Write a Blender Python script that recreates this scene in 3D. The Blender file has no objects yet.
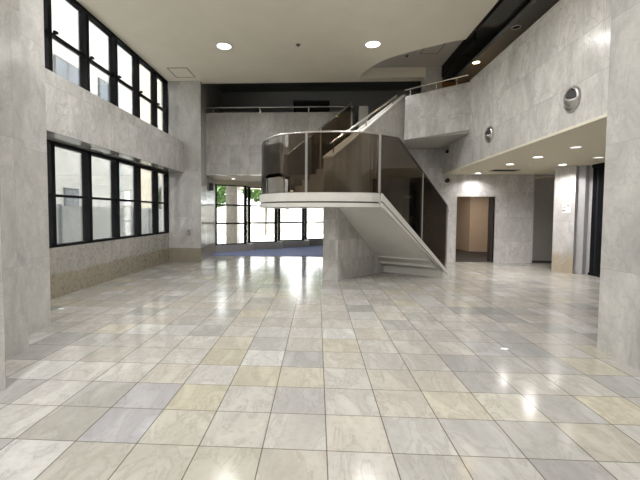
import bpy, bmesh, math, random
from mathutils import Vector, Matrix
random.seed(7)
S = bpy.context.scene
COL = S.collection

# ------------------------------------------------------------------ nodes
def mat_new(name):
    m = bpy.data.materials.new(name); m.use_nodes = True
    nt = m.node_tree; nt.nodes.clear()
    out = nt.nodes.new('ShaderNodeOutputMaterial')
    return m, nt, out
def lk(nt, a, b): nt.links.new(a, b)
def mth(nt, op, a, b=None, c=None):
    n = nt.nodes.new('ShaderNodeMath'); n.operation = op
    for i, v in enumerate((a, b, c)):
        if v is None: continue
        if isinstance(v, (int, float)): n.inputs[i].default_value = v
        else: lk(nt, v, n.inputs[i])
    return n.outputs[0]
def mixc(nt, f, a, b, mode='MIX'):
    n = nt.nodes.new('ShaderNodeMix'); n.data_type = 'RGBA'; n.blend_type = mode
    if isinstance(f, (int, float)): n.inputs[0].default_value = f
    else: lk(nt, f, n.inputs[0])
    for i, v in ((6, a), (7, b)):
        if isinstance(v, tuple): n.inputs[i].default_value = (*v[:3], 1)
        else: lk(nt, v, n.inputs[i])
    return n.outputs[2]
def ramp(nt, f, stops):
    n = nt.nodes.new('ShaderNodeValToRGB'); e = n.color_ramp.elements
    while len(e) < len(stops): e.new(0.5)
    for el, (p, c) in zip(e, stops):
        el.position = p; el.color = (c, c, c, 1) if isinstance(c, (int, float)) else (*c, 1)
    lk(nt, f, n.inputs[0]); return n.outputs[0]
def noise(nt, vec, scale, detail=4, rough=.55, dist=0.0, dims='3D'):
    n = nt.nodes.new('ShaderNodeTexNoise'); n.noise_dimensions = dims
    n.inputs['Scale'].default_value = scale; n.inputs['Detail'].default_value = detail
    n.inputs['Roughness'].default_value = rough; n.inputs['Distortion'].default_value = dist
    if vec is not None: lk(nt, vec, n.inputs['Vector'])
    return n.outputs['Fac']
def plain(name, col, rough=.5, metal=0.0, spec=.5, vary=.06, scale=9, bump=0.0):
    m, nt, out = mat_new(name)
    b = nt.nodes.new('ShaderNodeBsdfPrincipled')
    tc = nt.nodes.new('ShaderNodeNewGeometry')
    f = noise(nt, tc.outputs['Position'], scale)
    lo = tuple(c*(1-vary) for c in col); hi = tuple(min(1, c*(1+vary)) for c in col)
    lk(nt, mixc(nt, ramp(nt, f, [(.3, 0.0), (.7, 1.0)]), lo, hi), b.inputs['Base Color'])
    b.inputs['Roughness'].default_value = rough; b.inputs['Metallic'].default_value = metal
    b.inputs['Specular IOR Level'].default_value = spec
    if bump:
        bm = nt.nodes.new('ShaderNodeBump'); bm.inputs['Strength'].default_value = bump
        bm.inputs['Distance'].default_value = .004
        lk(nt, noise(nt, tc.outputs['Position'], 120), bm.inputs['Height']); lk(nt, bm.outputs[0], b.inputs['Normal'])
    lk(nt, b.outputs[0], out.inputs[0]); return m
def marble(name, col=(.55, .54, .515), pw=.9, ph=.9, off=(0, 0), rough=.22, stain=0.0, joint=.25, vein=1.0, vary=.10, tan=(.255, .22, .15), soft=.0, edge=.02, pits=.30):
    m, nt, out = mat_new(name)
    b = nt.nodes.new('ShaderNodeBsdfPrincipled')
    g = nt.nodes.new('ShaderNodeNewGeometry')
    p = nt.nodes.new('ShaderNodeSeparateXYZ'); lk(nt, g.outputs['Position'], p.inputs[0])
    nn = nt.nodes.new('ShaderNodeSeparateXYZ'); lk(nt, g.outputs['True Normal'], nn.inputs[0])
    side = mth(nt, 'GREATER_THAN', mth(nt, 'ABSOLUTE', nn.outputs[0]), mth(nt, 'ABSOLUTE', nn.outputs[1]))
    u = mth(nt, 'ADD', mth(nt, 'MULTIPLY', p.outputs[1], side), mth(nt, 'MULTIPLY', p.outputs[0], mth(nt, 'SUBTRACT', 1.0, side)))
    su = mth(nt, 'DIVIDE', mth(nt, 'ADD', u, off[0]), pw)
    sv = mth(nt, 'DIVIDE', mth(nt, 'ADD', p.outputs[2], off[1]), ph)
    cell = nt.nodes.new('ShaderNodeCombineXYZ')
    lk(nt, mth(nt, 'FLOOR', su), cell.inputs[0]); lk(nt, mth(nt, 'FLOOR', sv), cell.inputs[1]); lk(nt, side, cell.inputs[2])
    wn = nt.nodes.new('ShaderNodeTexWhiteNoise'); lk(nt, cell.outputs[0], wn.inputs['Vector'])
    # each slab takes its own stretch of stone
    sh = nt.nodes.new('ShaderNodeVectorMath'); sh.operation = 'MULTIPLY_ADD'
    lk(nt, wn.outputs['Color'], sh.inputs[0]); sh.inputs[1].default_value = (7, 7, 7); lk(nt, g.outputs['Position'], sh.inputs[2])
    rot = nt.nodes.new('ShaderNodeMapping'); lk(nt, sh.outputs[0], rot.inputs[0])
    rot.inputs['Rotation'].default_value = (.5, .35, .6); rot.inputs['Scale'].default_value = (1.0, 1.0, .5)
    cloud = noise(nt, rot.outputs[0], 2.6, 7, .68, .6)
    fine = noise(nt, sh.outputs[0], 14, 5, .6, .3)
    v1 = noise(nt, rot.outputs[0], 2.4, 7, .62, 1.0)
    vn = ramp(nt, mth(nt, 'ABSOLUTE', mth(nt, 'SUBTRACT', v1, .5)), [(0.0, 1.0), (.022, 0.0)])
    base = mixc(nt, ramp(nt, cloud, [(.32, 0.0), (.68, 1.0)]), tuple(c*.74 for c in col), tuple(min(1, c*1.16) for c in col))
    base = mixc(nt, mth(nt, 'MULTIPLY', ramp(nt, fine, [(.45, 0.0), (.75, 1.0)]), min(.4, pits*1.4)), base, tuple(c*.74 for c in col))
    pit = noise(nt, sh.outputs[0], 38, 3, .6, .6)
    base = mixc(nt, mth(nt, 'MULTIPLY', ramp(nt, pit, [(.60, 0.0), (.72, 1.0)]), pits*1.4), base, tuple(c*.55 for c in col))
    base = mixc(nt, mth(nt, 'MULTIPLY', vn, mth(nt, 'MULTIPLY', cloud, .85*vein)), base, tuple(c*.52 for c in col))
    val = nt.nodes.new('ShaderNodeHueSaturation'); lk(nt, base, val.inputs['Color'])
    lk(nt, mth(nt, 'ADD', mth(nt, 'MULTIPLY', wn.outputs['Value'], vary), 1-vary/2), val.inputs['Value'])
    c = val.outputs[0]
    if stain:
        blot = noise(nt, g.outputs['Position'], 1.6, 4, .6, .5)
        hi = mth(nt, 'ADD', mth(nt, 'MULTIPLY', mth(nt, 'SUBTRACT', blot, .5), soft), p.outputs[2])
        st = mth(nt, 'MULTIPLY', ramp(nt, mth(nt, 'SUBTRACT', mth(nt, 'DIVIDE', hi, stain), .0), [(1.0-edge, 1.0), (1.0, 0.0)]), .78)
        c = mixc(nt, st, c, tan)
    def line(s, w, tot):
        fr = mth(nt, 'FRACT', s)
        return mth(nt, 'LESS_THAN', mth(nt, 'MULTIPLY', mth(nt, 'MINIMUM', fr, mth(nt, 'SUBTRACT', 1.0, fr)), tot), w)
    j = mth(nt, 'MAXIMUM', line(su, .003, pw), line(sv, .004, ph))
    c = mixc(nt, mth(nt, 'MULTIPLY', j, joint), c, (.09, .085, .08))
    lk(nt, c, b.inputs['Base Color'])
    lk(nt, mth(nt, 'ADD', mth(nt, 'MULTIPLY', fine, .12), rough-.06), b.inputs['Roughness'])
    lk(nt, b.outputs[0], out.inputs[0]); return m
def floor_mat():
    m, nt, out = mat_new('floor_marble_tiles')
    b = nt.nodes.new('ShaderNodeBsdfPrincipled')
    at = nt.nodes.new('ShaderNodeAttribute'); at.attribute_name = 'stone'
    g = nt.nodes.new('ShaderNodeNewGeometry')
    p = nt.nodes.new('ShaderNodeSeparateXYZ'); lk(nt, g.outputs['Position'], p.inputs[0])
    su = mth(nt, 'DIVIDE', mth(nt, 'SUBTRACT', p.outputs[0], TX0), T)
    sv = mth(nt, 'DIVIDE', mth(nt, 'SUBTRACT', p.outputs[1], TY0), T)
    cell = nt.nodes.new('ShaderNodeCombineXYZ'); lk(nt, mth(nt, 'FLOOR', su), cell.inputs[0]); lk(nt, mth(nt, 'FLOOR', sv), cell.inputs[1])
    wn = nt.nodes.new('ShaderNodeTexWhiteNoise'); lk(nt, cell.outputs[0], wn.inputs['Vector'])
    sh = nt.nodes.new('ShaderNodeVectorMath'); sh.operation = 'MULTIPLY_ADD'
    lk(nt, wn.outputs['Color'], sh.inputs[0]); sh.inputs[1].default_value = (9, 9, 9); lk(nt, g.outputs['Position'], sh.inputs[2])
    rot = nt.nodes.new('ShaderNodeMapping'); lk(nt, sh.outputs[0], rot.inputs[0])
    rot.inputs['Rotation'].default_value = (0, 0, .7); rot.inputs['Scale'].default_value = (1.0, .38, 1.0)
    cloud = noise(nt, rot.outputs[0], 4.6, 6, .62, .5)
    fine = noise(nt, sh.outputs[0], 22, 5, .6, .4)
    v1 = noise(nt, rot.outputs[0], 4.6, 7, .62, .7)
    vn = ramp(nt, mth(nt, 'ABSOLUTE', mth(nt, 'SUBTRACT', v1, .5)), [(0.0, 1.0), (.03, 0.0)])
    c = mixc(nt, 1.0, at.outputs['Color'], ramp(nt, cloud, [(.28, .80), (.72, 1.14)]), 'MULTIPLY')
    c = mixc(nt, mth(nt, 'MULTIPLY', ramp(nt, fine, [(.48, 0.0), (.78, 1.0)]), .35), c, (.25, .235, .20))
    c = mixc(nt, mth(nt, 'MULTIPLY', vn, mth(nt, 'MULTIPLY', cloud, .55)), c, (.17, .155, .13))
    def line(s, w):
        fr = mth(nt, 'FRACT', s)
        return mth(nt, 'LESS_THAN', mth(nt, 'MULTIPLY', mth(nt, 'MINIMUM', fr, mth(nt, 'SUBTRACT', 1.0, fr)), T), w)
    c = mixc(nt, mth(nt, 'MULTIPLY', line(sv, .0034), .85), c, (.10, .09, .075))
    c = mixc(nt, mth(nt, 'MULTIPLY', line(su, .0036), .85), c, (.07, .062, .05))
    lk(nt, c, b.inputs['Base Color'])
    lk(nt, mth(nt, 'ADD', mth(nt, 'MULTIPLY', fine, .10), .105), b.inputs['Roughness'])
    b.inputs['Specular IOR Level'].default_value = .34
    # every tile lies a hair out of level
    tilt = nt.nodes.new('ShaderNodeVectorMath'); tilt.operation = 'MULTIPLY_ADD'
    lk(nt, wn.outputs['Color'], tilt.inputs[0]); tilt.inputs[1].default_value = (.006, .006, 0); tilt.inputs[2].default_value = (-.003, -.003, 0)
    ad = nt.nodes.new('ShaderNodeVectorMath'); ad.operation = 'ADD'
    lk(nt, g.outputs['Normal'], ad.inputs[0]); lk(nt, tilt.outputs[0], ad.inputs[1])
    nz = nt.nodes.new('ShaderNodeVectorMath'); nz.operation = 'NORMALIZE'; lk(nt, ad.outputs[0], nz.inputs[0])
    lk(nt, nz.outputs[0], b.inputs['Normal'])
    lk(nt, b.outputs[0], out.inputs[0]); return m
def glass(name, tint, refl=1.0, rough=.0):
    m, nt, out = mat_new(name)
    tr = nt.nodes.new('ShaderNodeBsdfTransparent')
    g = nt.nodes.new('ShaderNodeNewGeometry')
    f0 = noise(nt, g.outputs['Position'], 1.3)
    lk(nt, mixc(nt, f0, tuple(c*.985 for c in tint), tint), tr.inputs[0])
    gl = nt.nodes.new('ShaderNodeBsdfGlossy'); gl.inputs['Roughness'].default_value = rough; gl.inputs[0].default_value = (1, 1, 1, 1)
    fr = nt.nodes.new('ShaderNodeFresnel'); fr.inputs[0].default_value = 1.5
    mx = nt.nodes.new('ShaderNodeMixShader')
    lk(nt, mth(nt, 'MULTIPLY', fr.outputs[0], refl), mx.inputs[0]); lk(nt, tr.outputs[0], mx.inputs[1]); lk(nt, gl.outputs[0], mx.inputs[2])
    lk(nt, mx.outputs[0], out.inputs[0]); return m
def emit(name, col, strength):
    m, nt, out = mat_new(name)
    e = nt.nodes.new('ShaderNodeEmission'); e.inputs[0].default_value = (*col, 1); e.inputs[1].default_value = strength
    lk(nt, e.outputs[0], out.inputs[0]); return m

# ------------------------------------------------------------------ geometry
class MB:
    def __init__(s): s.v = []; s.f = []
    def add(s, v, f):
        n = len(s.v); s.v += [tuple(p) for p in v]; s.f += [tuple(i+n for i in q) for q in f]; return s
    def box(s, x0, x1, y0, y1, z0, z1):
        return s.add([(x0,y0,z0),(x1,y0,z0),(x1,y1,z0),(x0,y1,z0),(x0,y0,z1),(x1,y0,z1),(x1,y1,z1),(x0,y1,z1)],
                     [(3,2,1,0),(4,5,6,7),(0,1,5,4),(1,2,6,5),(2,3,7,6),(3,0,4,7)])
    def prism(s, poly, z0, z1):
        n = len(poly)
        a = sum(poly[i][0]*poly[(i+1)%n][1]-poly[(i+1)%n][0]*poly[i][1] for i in range(n))
        if a < 0: poly = poly[::-1]
        v = [(x,y,z0) for x,y in poly]+[(x,y,z1) for x,y in poly]
        return s.add(v, [tuple(range(n-1,-1,-1)), tuple(range(n,2*n))]+[(i,(i+1)%n,n+(i+1)%n,n+i) for i in range(n)])
    def slab(s, p, q, t, prof):
        """upright plate along plan line p->q, thickness t to the left of it, profile (distance, z)"""
        p = Vector(p); q = Vector(q); d = (q-p).normalized(); nrm = Vector((-d.y, d.x))*t
        n = len(prof); v = []
        for o in (Vector((0,0)), nrm):
            for a, z in prof:
                w = p+d*a+o; v.append((w.x, w.y, z))
        return s.add(v, [tuple(range(n)), tuple(range(2*n-1,n-1,-1))]+[(i,n+i,n+(i+1)%n,(i+1)%n) for i in range(n)])
    def wall(s, p, q, t, z0, z1):
        L = (Vector(q)-Vector(p)).length
        return s.slab(p, q, t, [(0,z0),(L,z0),(L,z1),(0,z1)])
    def tube(s, pts, r, n=10):
        pts = [Vector(p) for p in pts]; rings = []
        for i, p in enumerate(pts):
            d = (pts[min(i+1,len(pts)-1)]-pts[max(i-1,0)]).normalized()
            a = d.cross(Vector((0,0,1)))
            if a.length < 1e-3: a = Vector((1,0,0))
            a.normalize(); b = a.cross(d)
            rings.append([p+(a*math.cos(2*math.pi*k/n)+b*math.sin(2*math.pi*k/n))*r for k in range(n)])
        v = [w for rg in rings for w in rg]; f = []
        for i in range(len(pts)-1):
            for k in range(n):
                f.append((i*n+k, i*n+(k+1)%n, (i+1)*n+(k+1)%n, (i+1)*n+k))
        f += [tuple(range(n-1,-1,-1)), tuple(range((len(pts)-1)*n, len(pts)*n))]
        return s.add(v, f)
    def lathe(s, prof, n=32, c=(0,0,0), ax=None):
        """profile (r, h) round the axis ax through c"""
        ax = Vector(ax or (0,0,1)).normalized(); a = ax.orthogonal().normalized(); b = ax.cross(a); c = Vector(c)
        v = []; f = []
        for r, h in prof:
            for k in range(n):
                w = c+ax*h+(a*math.cos(2*math.pi*k/n)+b*math.sin(2*math.pi*k/n))*r; v.append(tuple(w))
        for i in range(len(prof)-1):
            for k in range(n): f.append((i*n+k, i*n+(k+1)%n, (i+1)*n+(k+1)%n, (i+1)*n+k))
        if prof[0][0] > 1e-5: f.append(tuple(range(n-1,-1,-1)))
        if prof[-1][0] > 1e-5: f.append(tuple(range((len(prof)-1)*n, len(prof)*n)))
        return s.add(v, f)
    def ribbon(s, path, z0, z1, t):
        """upright band of thickness t along a plan path; z0/z1 numbers or lists"""
        P = [Vector(p) for p in path]; n = len(P); v = []
        for i, p in enumerate(P):
            d = (P[min(i+1,n-1)]-P[max(i-1,0)]).normalized(); nr = Vector((-d.y, d.x))*t/2
            a = z0[i] if isinstance(z0, list) else z0; b = z1[i] if isinstance(z1, list) else z1
            v += [(p.x+nr.x,p.y+nr.y,a),(p.x-nr.x,p.y-nr.y,a),(p.x-nr.x,p.y-nr.y,b),(p.x+nr.x,p.y+nr.y,b)]
        f = [(3,2,1,0), (4*n-4,4*n-3,4*n-2,4*n-1)]
        for i in range(n-1):
            for k in range(4): f.append((4*i+k, 4*i+(k+1)%4, 4*i+4+(k+1)%4, 4*i+4+k))
        return s.add(v, f)
def obj(name, mb, mat, parent=None, smooth=False, bevel=0.0):
    me = bpy.data.meshes.new(name)
    off = Vector((0,0,0))
    q = parent
    while q is not None: off += q.location; q = q.parent
    me.from_pydata([tuple(Vector(p)-off) for p in mb.v], [], mb.f); me.update()
    bm = bmesh.new(); bm.from_mesh(me); bmesh.ops.remove_doubles(bm, verts=bm.verts, dist=1e-6) if smooth else None
    bmesh.ops.recalc_face_normals(bm, faces=bm.faces); bm.to_mesh(me); bm.free()
    me.materials.append(mat)
    o = bpy.data.objects.new(name, me); COL.objects.link(o)
    if parent is not None: o.parent = parent
    if smooth:
        for p in me.polygons: p.use_smooth = True
        me.set_sharp_from_angle(angle=math.radians(40))
    if bevel:
        b = o.modifiers.new('edge', 'BEVEL'); b.width = bevel; b.segments = 2; b.limit_method = 'ANGLE'
    return o
def tag(o, label, cat, group=None, kind=None):
    o['label'] = label; o['category'] = cat
    if group: o['group'] = group
    if kind: o['kind'] = kind
    return o
def thing(name, label, cat, loc=(0,0,0), group=None, kind=None):
    o = bpy.data.objects.new(name, None); COL.objects.link(o); o.location = loc; o.empty_display_size = .1
    return tag(o, label, cat, group, kind)
def struct(name, mb, mat, label, cat, **k): return tag(obj(name, mb, mat, None, **k), label, cat, kind='structure')
def dup(root, loc, label, group=None):
    r = root.copy(); COL.objects.link(r); r.location = loc; r['label'] = label
    if group: r['group'] = group
    for ch in list(root.children):
        c = ch.copy(); COL.objects.link(c); c.parent = r
        for g in list(ch.children):
            d = g.copy(); COL.objects.link(d); d.parent = c
    return r
def smoothpath(pts, n=6):
    P = [Vector(p) for p in pts]; out = []
    for i in range(len(P)-1):
        a = P[max(i-1,0)]; b = P[i]; c = P[i+1]; d = P[min(i+2,len(P)-1)]
        for k in range(n):
            t = k/n
            out.append(.5*((2*b)+(c-a)*t+(2*a-5*b+4*c-d)*t*t+(3*b-a-3*c+d)*t**3))
    out.append(P[-1]); return out

# ------------------------------------------------------------------ sizes (metres)
T = .4; TX0 = .0704; TY0 = 2.163
ZC = 5.33          # main ceiling
ZS = 2.70          # low soffits
ZP = 4.62          # parapet tops
Z2 = 3.60          # upper floor
XL = -4.43
YB = 11.35         # back wall / gallery front

M_wall = marble('marble_wall', pw=.86, ph=.86, off=(.1, .1), rough=.24)
M_right = marble('marble_right_wall', (.70, .688, .66), pw=1.6, ph=.62, off=(0, .42), rough=.2, joint=.3)
M_gal = marble('marble_gallery', (.56, .552, .53), pw=.62, ph=.96, off=(.3, .22), rough=.26)
M_base = marble('marble_stained_base', (.41, .39, .355), pw=1.3, ph=.45, off=(.2, .03), rough=.28, stain=.42, vein=.3, soft=.12, edge=.06, pits=.06)
M_pier = marble('marble_pier', (.52, .512, .49), pw=3, ph=1.35, off=(.5, 0), rough=.15, stain=.42, joint=.15, vein=.5)
M_block = marble('marble_pillar', (.50, .492, .47), pw=4, ph=1.3, off=(.5, .4), rough=.2, joint=.18, vein=.5)
M_stairwall = marble('marble_stair_wall', (.53, .515, .485), pw=.5, ph=.45, off=(.1, .0), rough=.3, joint=.16, vary=.18)
M_alc = marble('marble_alcove', (.63, .622, .615), pw=.75, ph=.75, off=(.2, .1), rough=.18, joint=.22)
M_alcp = marble('marble_alcove_pier', (.60, .592, .585), pw=2, ph=1.4, off=(.2, .1), rough=.2, joint=.1, stain=.62, tan=(.42, .34, .23), soft=1.3, edge=.5)
M_ceil = plain('ceiling_paint', (.80, .752, .635), .85, vary=.03, scale=2)
M_ceil2 = plain('low_ceiling_paint', (.76, .70, .55), .8, vary=.03)
M_notch = plain('shade_toned_paint', (.42, .41, .38), .85, vary=.03)  # ceiling paint darkened, the weaker light in the recess sits in the colour
M_dark = plain('shade_dark_paint', (.17, .175, .175), .7, vary=.08)  # upper ceilings coloured dark to stand in for unlit space
M_dim = plain('shade_dimmed_paint', (.27, .27, .262), .7, vary=.06)  # dimness of the upper floor and passage put into the paint
M_black = plain('black_frame', (.006, .006, .007), .6, vary=.1, spec=.12)
M_blk2 = plain('black_plastic', (.012, .012, .012), .45)
M_steel = plain('brushed_steel', (.62, .61, .59), .24, metal=.9, vary=.04)
M_chrome = plain('nozzle_metal', (.55, .54, .52), .28, metal=.85, vary=.04)
M_dsteel = plain('dark_steel', (.10, .10, .10), .35, metal=.6)
M_white = plain('white_painted_steel', (.62, .61, .57), .4, vary=.03)
M_slit = plain('shadow_gap', (.05, .05, .045), .6)
M_tread = marble('marble_treads', (.40, .36, .31), pw=.8, ph=5, rough=.3, joint=0)
M_coping = plain('pale_stone_coping', (.66, .65, .62), .25, vary=.05)
M_smoke = glass('smoked_glass', (.55, .505, .445), .9)
M_pane = glass('window_glass', (.97, .98, .98), .8)
M_mat = plain('blue_grey_carpet', (.14, .17, .30), .95, vary=.12, scale=60)
M_facade = plain('facade_render', (.76, .745, .70), .8, vary=.05, scale=1.5)
M_facade2 = plain('facade_cream', (.70, .64, .52), .8, vary=.05, scale=1.5)
M_extwin = plain('facade_window', (.20, .23, .26), .25, vary=.1)
M_fence = plain('pale_fence_panel', (.72, .75, .78), .5, vary=.05, scale=3)
M_asph = plain('pale_paving', (.62, .61, .58), .85, vary=.08, scale=2)
M_leaf = plain('leaves', (.055, .12, .02), .6, vary=.5, scale=7)
M_bark = plain('bark', (.10, .075, .05), .9)
M_beige = plain('beige_wall_paint', (.56, .445, .345), .75, vary=.03)
M_carpet = plain('dark_carpet', (.035, .028, .025), .95)
M_grey = plain('grey_door_paint', (.66, .645, .61), .5, vary=.04)
M_wood = plain('warm_wood_panel', (.36, .19, .08), .5, vary=.15, scale=5)
M_paper = plain('white_paper', (.82, .82, .82), .7, vary=.02)
M_ink = plain('black_ink', (.02, .02, .02), .6)
M_floor = floor_mat()
M_jamb = plain('dull_metal_jamb', (.5,.5,.52), .35, metal=.2)
L_main = emit('ceiling_lamp_lens', (1, .97, .92), 5)
L_alc = emit('alcove_lamp_lens', (1, .96, .92), 10)
L_dim = emit('dim_lamp_lens', (1, .95, .88), 2.2)
L_warm = emit('warm_lamp_lens', (1, .72, .38), 14)

# ------------------------------------------------------------------ floor
mb = MB(); cols = []
base_c = [(.51,.485,.43),(.53,.505,.455),(.48,.455,.405),(.55,.525,.475),(.46,.44,.40),(.51,.475,.40)]
def tint(k, r):
    O = {(-4,0):(.42,.41,.425),(-4,1):(.42,.41,.42),(-5,1):(.39,.38,.34),(-5,0):(.40,.385,.33),(-3,1):(.54,.50,.35),(-3,0):(.52,.49,.40),
         (-2,2):(.50,.46,.33),(-3,3):(.49,.45,.32),(-2,-1):(.44,.42,.33),(-3,-1):(.46,.44,.36),(-4,-1):(.43,.41,.34),(-6,0):(.56,.55,.51),(-6,1):(.60,.58,.54),
         (-5,2):(.56,.54,.48),(-3,2):(.57,.55,.51),(-2,0):(.49,.47,.41),(-1,0):(.53,.51,.46),(3,1):(.58,.55,.46),(5,1):(.56,.51,.36),(3,-1):(.31,.30,.285),(4,0):(.45,.41,.33),
         (4,1):(.43,.42,.39),(3,0):(.42,.41,.375),(5,4):(.35,.35,.345),(5,3):(.41,.40,.37),(6,2):(.39,.39,.37),(5,5):(.38,.375,.36),(4,4):(.41,.41,.40),(0,1):(.52,.50,.45),
         (1,0):(.50,.49,.45),(2,0):(.47,.46,.43),(1,-1):(.42,.41,.37),(2,-1):(.43,.42,.38),(0,-1):(.50,.475,.42),(6,8):(.29,.29,.285),(5,8):(.33,.33,.32)}
    if (k, r) in O: return O[(k, r)]
    c = random.choice(base_c); q = random.random(); s = random.uniform(.93, 1.07)
    if q < .07: c = (.41,.40,.38)
    elif q < .14: c = (.54,.495,.38)
    elif q < .17: c = (.35,.345,.33)
    elif q < .28: c = (.58,.57,.54)
    return tuple(x*s for x in c)
def soft(c):
    g = sum(c)/3
    m = .47+(g-.47)*.70
    return tuple((m+(x-g)*.72)*.78 for x in c)
for k in range(-14, 22):
    for r in range(-20, 40):
        x = TX0+k*T; y = TY0+r*T
        mb.add([(x,y,0),(x+T,y,0),(x+T,y+T,0),(x,y+T,0)], [(0,1,2,3)]); cols.append(soft(tint(k, r)))
fl = struct('floor', mb, M_floor, 'polished marble tile floor in mixed grey, cream and tan squares', 'floor')
ca = fl.data.color_attributes.new('stone', 'FLOAT_COLOR', 'CORNER')
# recalc keeps face order
for p in fl.data.polygons:
    for li in p.loop_indices: ca.data[li].color = (*cols[p.index], 1)
mm = MB().box(-6, 9, -6, 18.5, -.3, -.02)
struct('trim_1', mm, M_slit, 'concrete slab beneath the marble tile floor', 'slab')

# ------------------------------------------------------------------ left side
struct('wall_left', MB().box(XL-.2, XL, 3.0, 10.6, -.02, .86), M_base, 'low marble wall with stained tan base under the side windows', 'wall')
struct('wall_left_band', MB().box(XL-.2, -3.96, 3.0, 10.56, 2.66, 3.55), M_wall, 'deep marble band between upper and lower side windows', 'wall')
M_pol = plain('polished_soffit', (.30,.295,.28), .02, spec=.6, vary=.15, scale=5)
struct('trim_8', MB().box(XL-.0, -3.962, 4.4, 10.55, 2.652, 2.66), M_pol, 'polished marble underside of the band over the lower windows', 'trim')
struct('wall_left_front', MB().box(XL-.2, XL, -5.2, 3.0, -.02, 6.1), M_wall, 'marble side wall before the stepped pillar', 'wall')
struct('pillar', MB().prism([(XL-.2,1.6),(-2.58,1.6),(-2.55,1.63),(-2.55,2.78),(-2.60,2.84),(-3.05,2.84),(-3.05,3.62),(-3.41,3.62),(-3.41,4.41),(XL-.2,4.41)], 0, 6.1),
       M_block, 'tall stepped marble pillar standing beside the left windows', 'pillar')
def left_window(name, z0, z1, zt, label, latch):
    w = thing(name, label, 'window', (XL, 7.5, z0), kind='structure')
    x0, x1 = XL-.13, XL
    f = MB().box(x0, x1, 4.42, 10.56, z0, z0+.045).box(x0, x1, 4.42, 10.56, z1-.06, z1).box(x0, x1, 4.42, 4.48, z0+.045, z1-.06).box(x0, x1, 10.50, 10.56, z0+.045, z1-.06)
    obj('frame', f, M_black, w)
    ys = [4.915, 5.90, 6.80, 7.785, 8.77, 9.77]
    ys = [4.86+.985*i for i in range(6)]
    for y in ys: obj('mullion', MB().box(x0, x1+.015, y-.045, y+.045, z0+.045, z1-.06), M_black, w)
    ed = [4.48]+[e for y in ys for e in (y-.045, y+.045)]+[10.50]
    for i in range(0, len(ed), 2):
        a, b = ed[i], ed[i+1]
        t = obj('transom', MB().box(x0+.03, x1-.02, a, b, zt-.022, zt+.022), M_black, w)
        if latch: obj('latch', MB().box(x1-.02, x1+.03, a+.06, a+.13, zt+.022, zt+.06).box(x1-.02, x1+.015, b-.12, b-.08, zt+.022, zt+.05), M_black, t)
        obj('pane', MB().box(x0+.06, x0+.07, a, b, z0+.045, zt-.022).box(x0+.06, x0+.07, a, b, zt+.022, z1-.06), M_pane, w)
    return w
left_window('window_1', .86, 2.66, 1.745, 'lower row of black framed side windows above the low wall', False)
left_window('window_2', 3.55, ZC, 4.44, 'upper row of black framed side windows reaching the ceiling', True)
struct('pillar.001', MB().prism([(XL-.2,10.56),(-3.45,10.56),(-3.545,YB),(-3.56,YB),(-3.72,13.0),(XL-.2,13.0)], 0, 6.1), M_pier, 'marble corner pier at the far end of the side windows', 'pillar')
# outlet on the pier
t = thing('wall_outlet', 'small wall outlet plate low on the far corner pier', 'outlet', (-3.82, 10.56, .87))
obj('plate', MB().box(-3.89,-3.75,10.548,10.56,.78,.98), plain('outlet_plate', (.36,.33,.31), .5), t, bevel=.004)
for dz in (.05, -.02): obj('socket', MB().lathe([(.018,0),(.018,.006),(.004,.006)], 14, (-3.82+(.012 if dz<0 else -.012),10.547,.87+dz), (0,-1,0)), M_ink, t)

# ------------------------------------------------------------------ right pillar, right wall
struct('pillar.002', MB().box(3.05, 4.3, 2.4, 4.01, 0, 6.1), M_block, 'broad marble pillar in front of the right upper wall', 'pillar')
def RX(y): return 3.58+.0417*(y-4.66)
rw = MB().slab((RX(3.9),3.9), (RX(YB),YB), -.18, [(0,ZS+.02),(7.456,ZS+.02),(7.456,3.52),(5.4,3.52),(5.4,4.77),(0,4.60)])
struct('wall_right', rw, M_right, 'pale marble upper wall with round air nozzles over the alcove', 'wall')
trimm = MB().slab((RX(3.9)-.006,3.9), (RX(YB)-.006,YB), -.03, [(0,ZS-.012),(7.45,ZS-.012),(7.45,ZS+.03),(0,ZS+.03)])
struct('trim_2', trimm, plain('cream_edge_trim', (.72,.68,.56), .45), 'thin cream edge trim along the foot of the upper wall', 'trim')
struct('trim_3', MB().slab((RX(3.9)-.01,3.9),(RX(9.3)-.01,9.3),-.2,[(0,4.60),(5.4,4.77),(5.4,4.80),(0,4.63)]), M_coping, 'narrow stone coping on top of the right upper wall', 'trim')
struct('wall_right_front', MB().box(3.6, 3.8, -5.2, 2.4, -.02, 6.1), M_wall, 'marble wall on the right before the broad pillar', 'wall')
def front(mb):
    mb.v = [(min(p[0], RX(p[1])-.003), p[1], p[2]) for p in mb.v]; return mb
def nozzle(y, z, label):
    x = RX(y)-.001; c = (x, y, z); ax = Vector((-1,.04,0))
    t = thing('air_nozzle', label, 'air nozzle', c, 'round metal air nozzles on the right upper wall')
    obj('rim', front(MB().lathe([(.178,0),(.178,.012),(.172,.03),(.156,.045),(.148,.047),(.142,.04),(.14,.0)], 36, c, ax)), M_chrome, t, smooth=True)
    # eyeball shell turned downwards
    a2 = Vector((-.72,-.42,.55)).normalized(); cc = Vector(c)+Vector((.055,0,0)); R = .15
    prof = [(R*math.sin(math.radians(a)), R*math.cos(math.radians(a))) for a in range(105, 40, -5)]
    prof += [(.092,R*.72),(0,R*.70)]
    obj('eyeball', front(MB().lathe(prof, 36, cc, a2)), M_chrome, t, smooth=True)
    obj('bore_shade', front(MB().lathe([(.099,R*.74),(.095,R*.755),(.07,R*.73),(.0,R*.72)], 24, cc, a2)), M_ink, t)  # black disc near the lip paints the dark inside of the nozzle
nozzle(5.37, 3.11, 'round metal air nozzle on the sunlit upper wall, nearest the broad pillar'.replace('sunlit ', ''))
nozzle(8.08, 3.20, 'round metal air nozzle on the upper wall just before the bridge')
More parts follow.
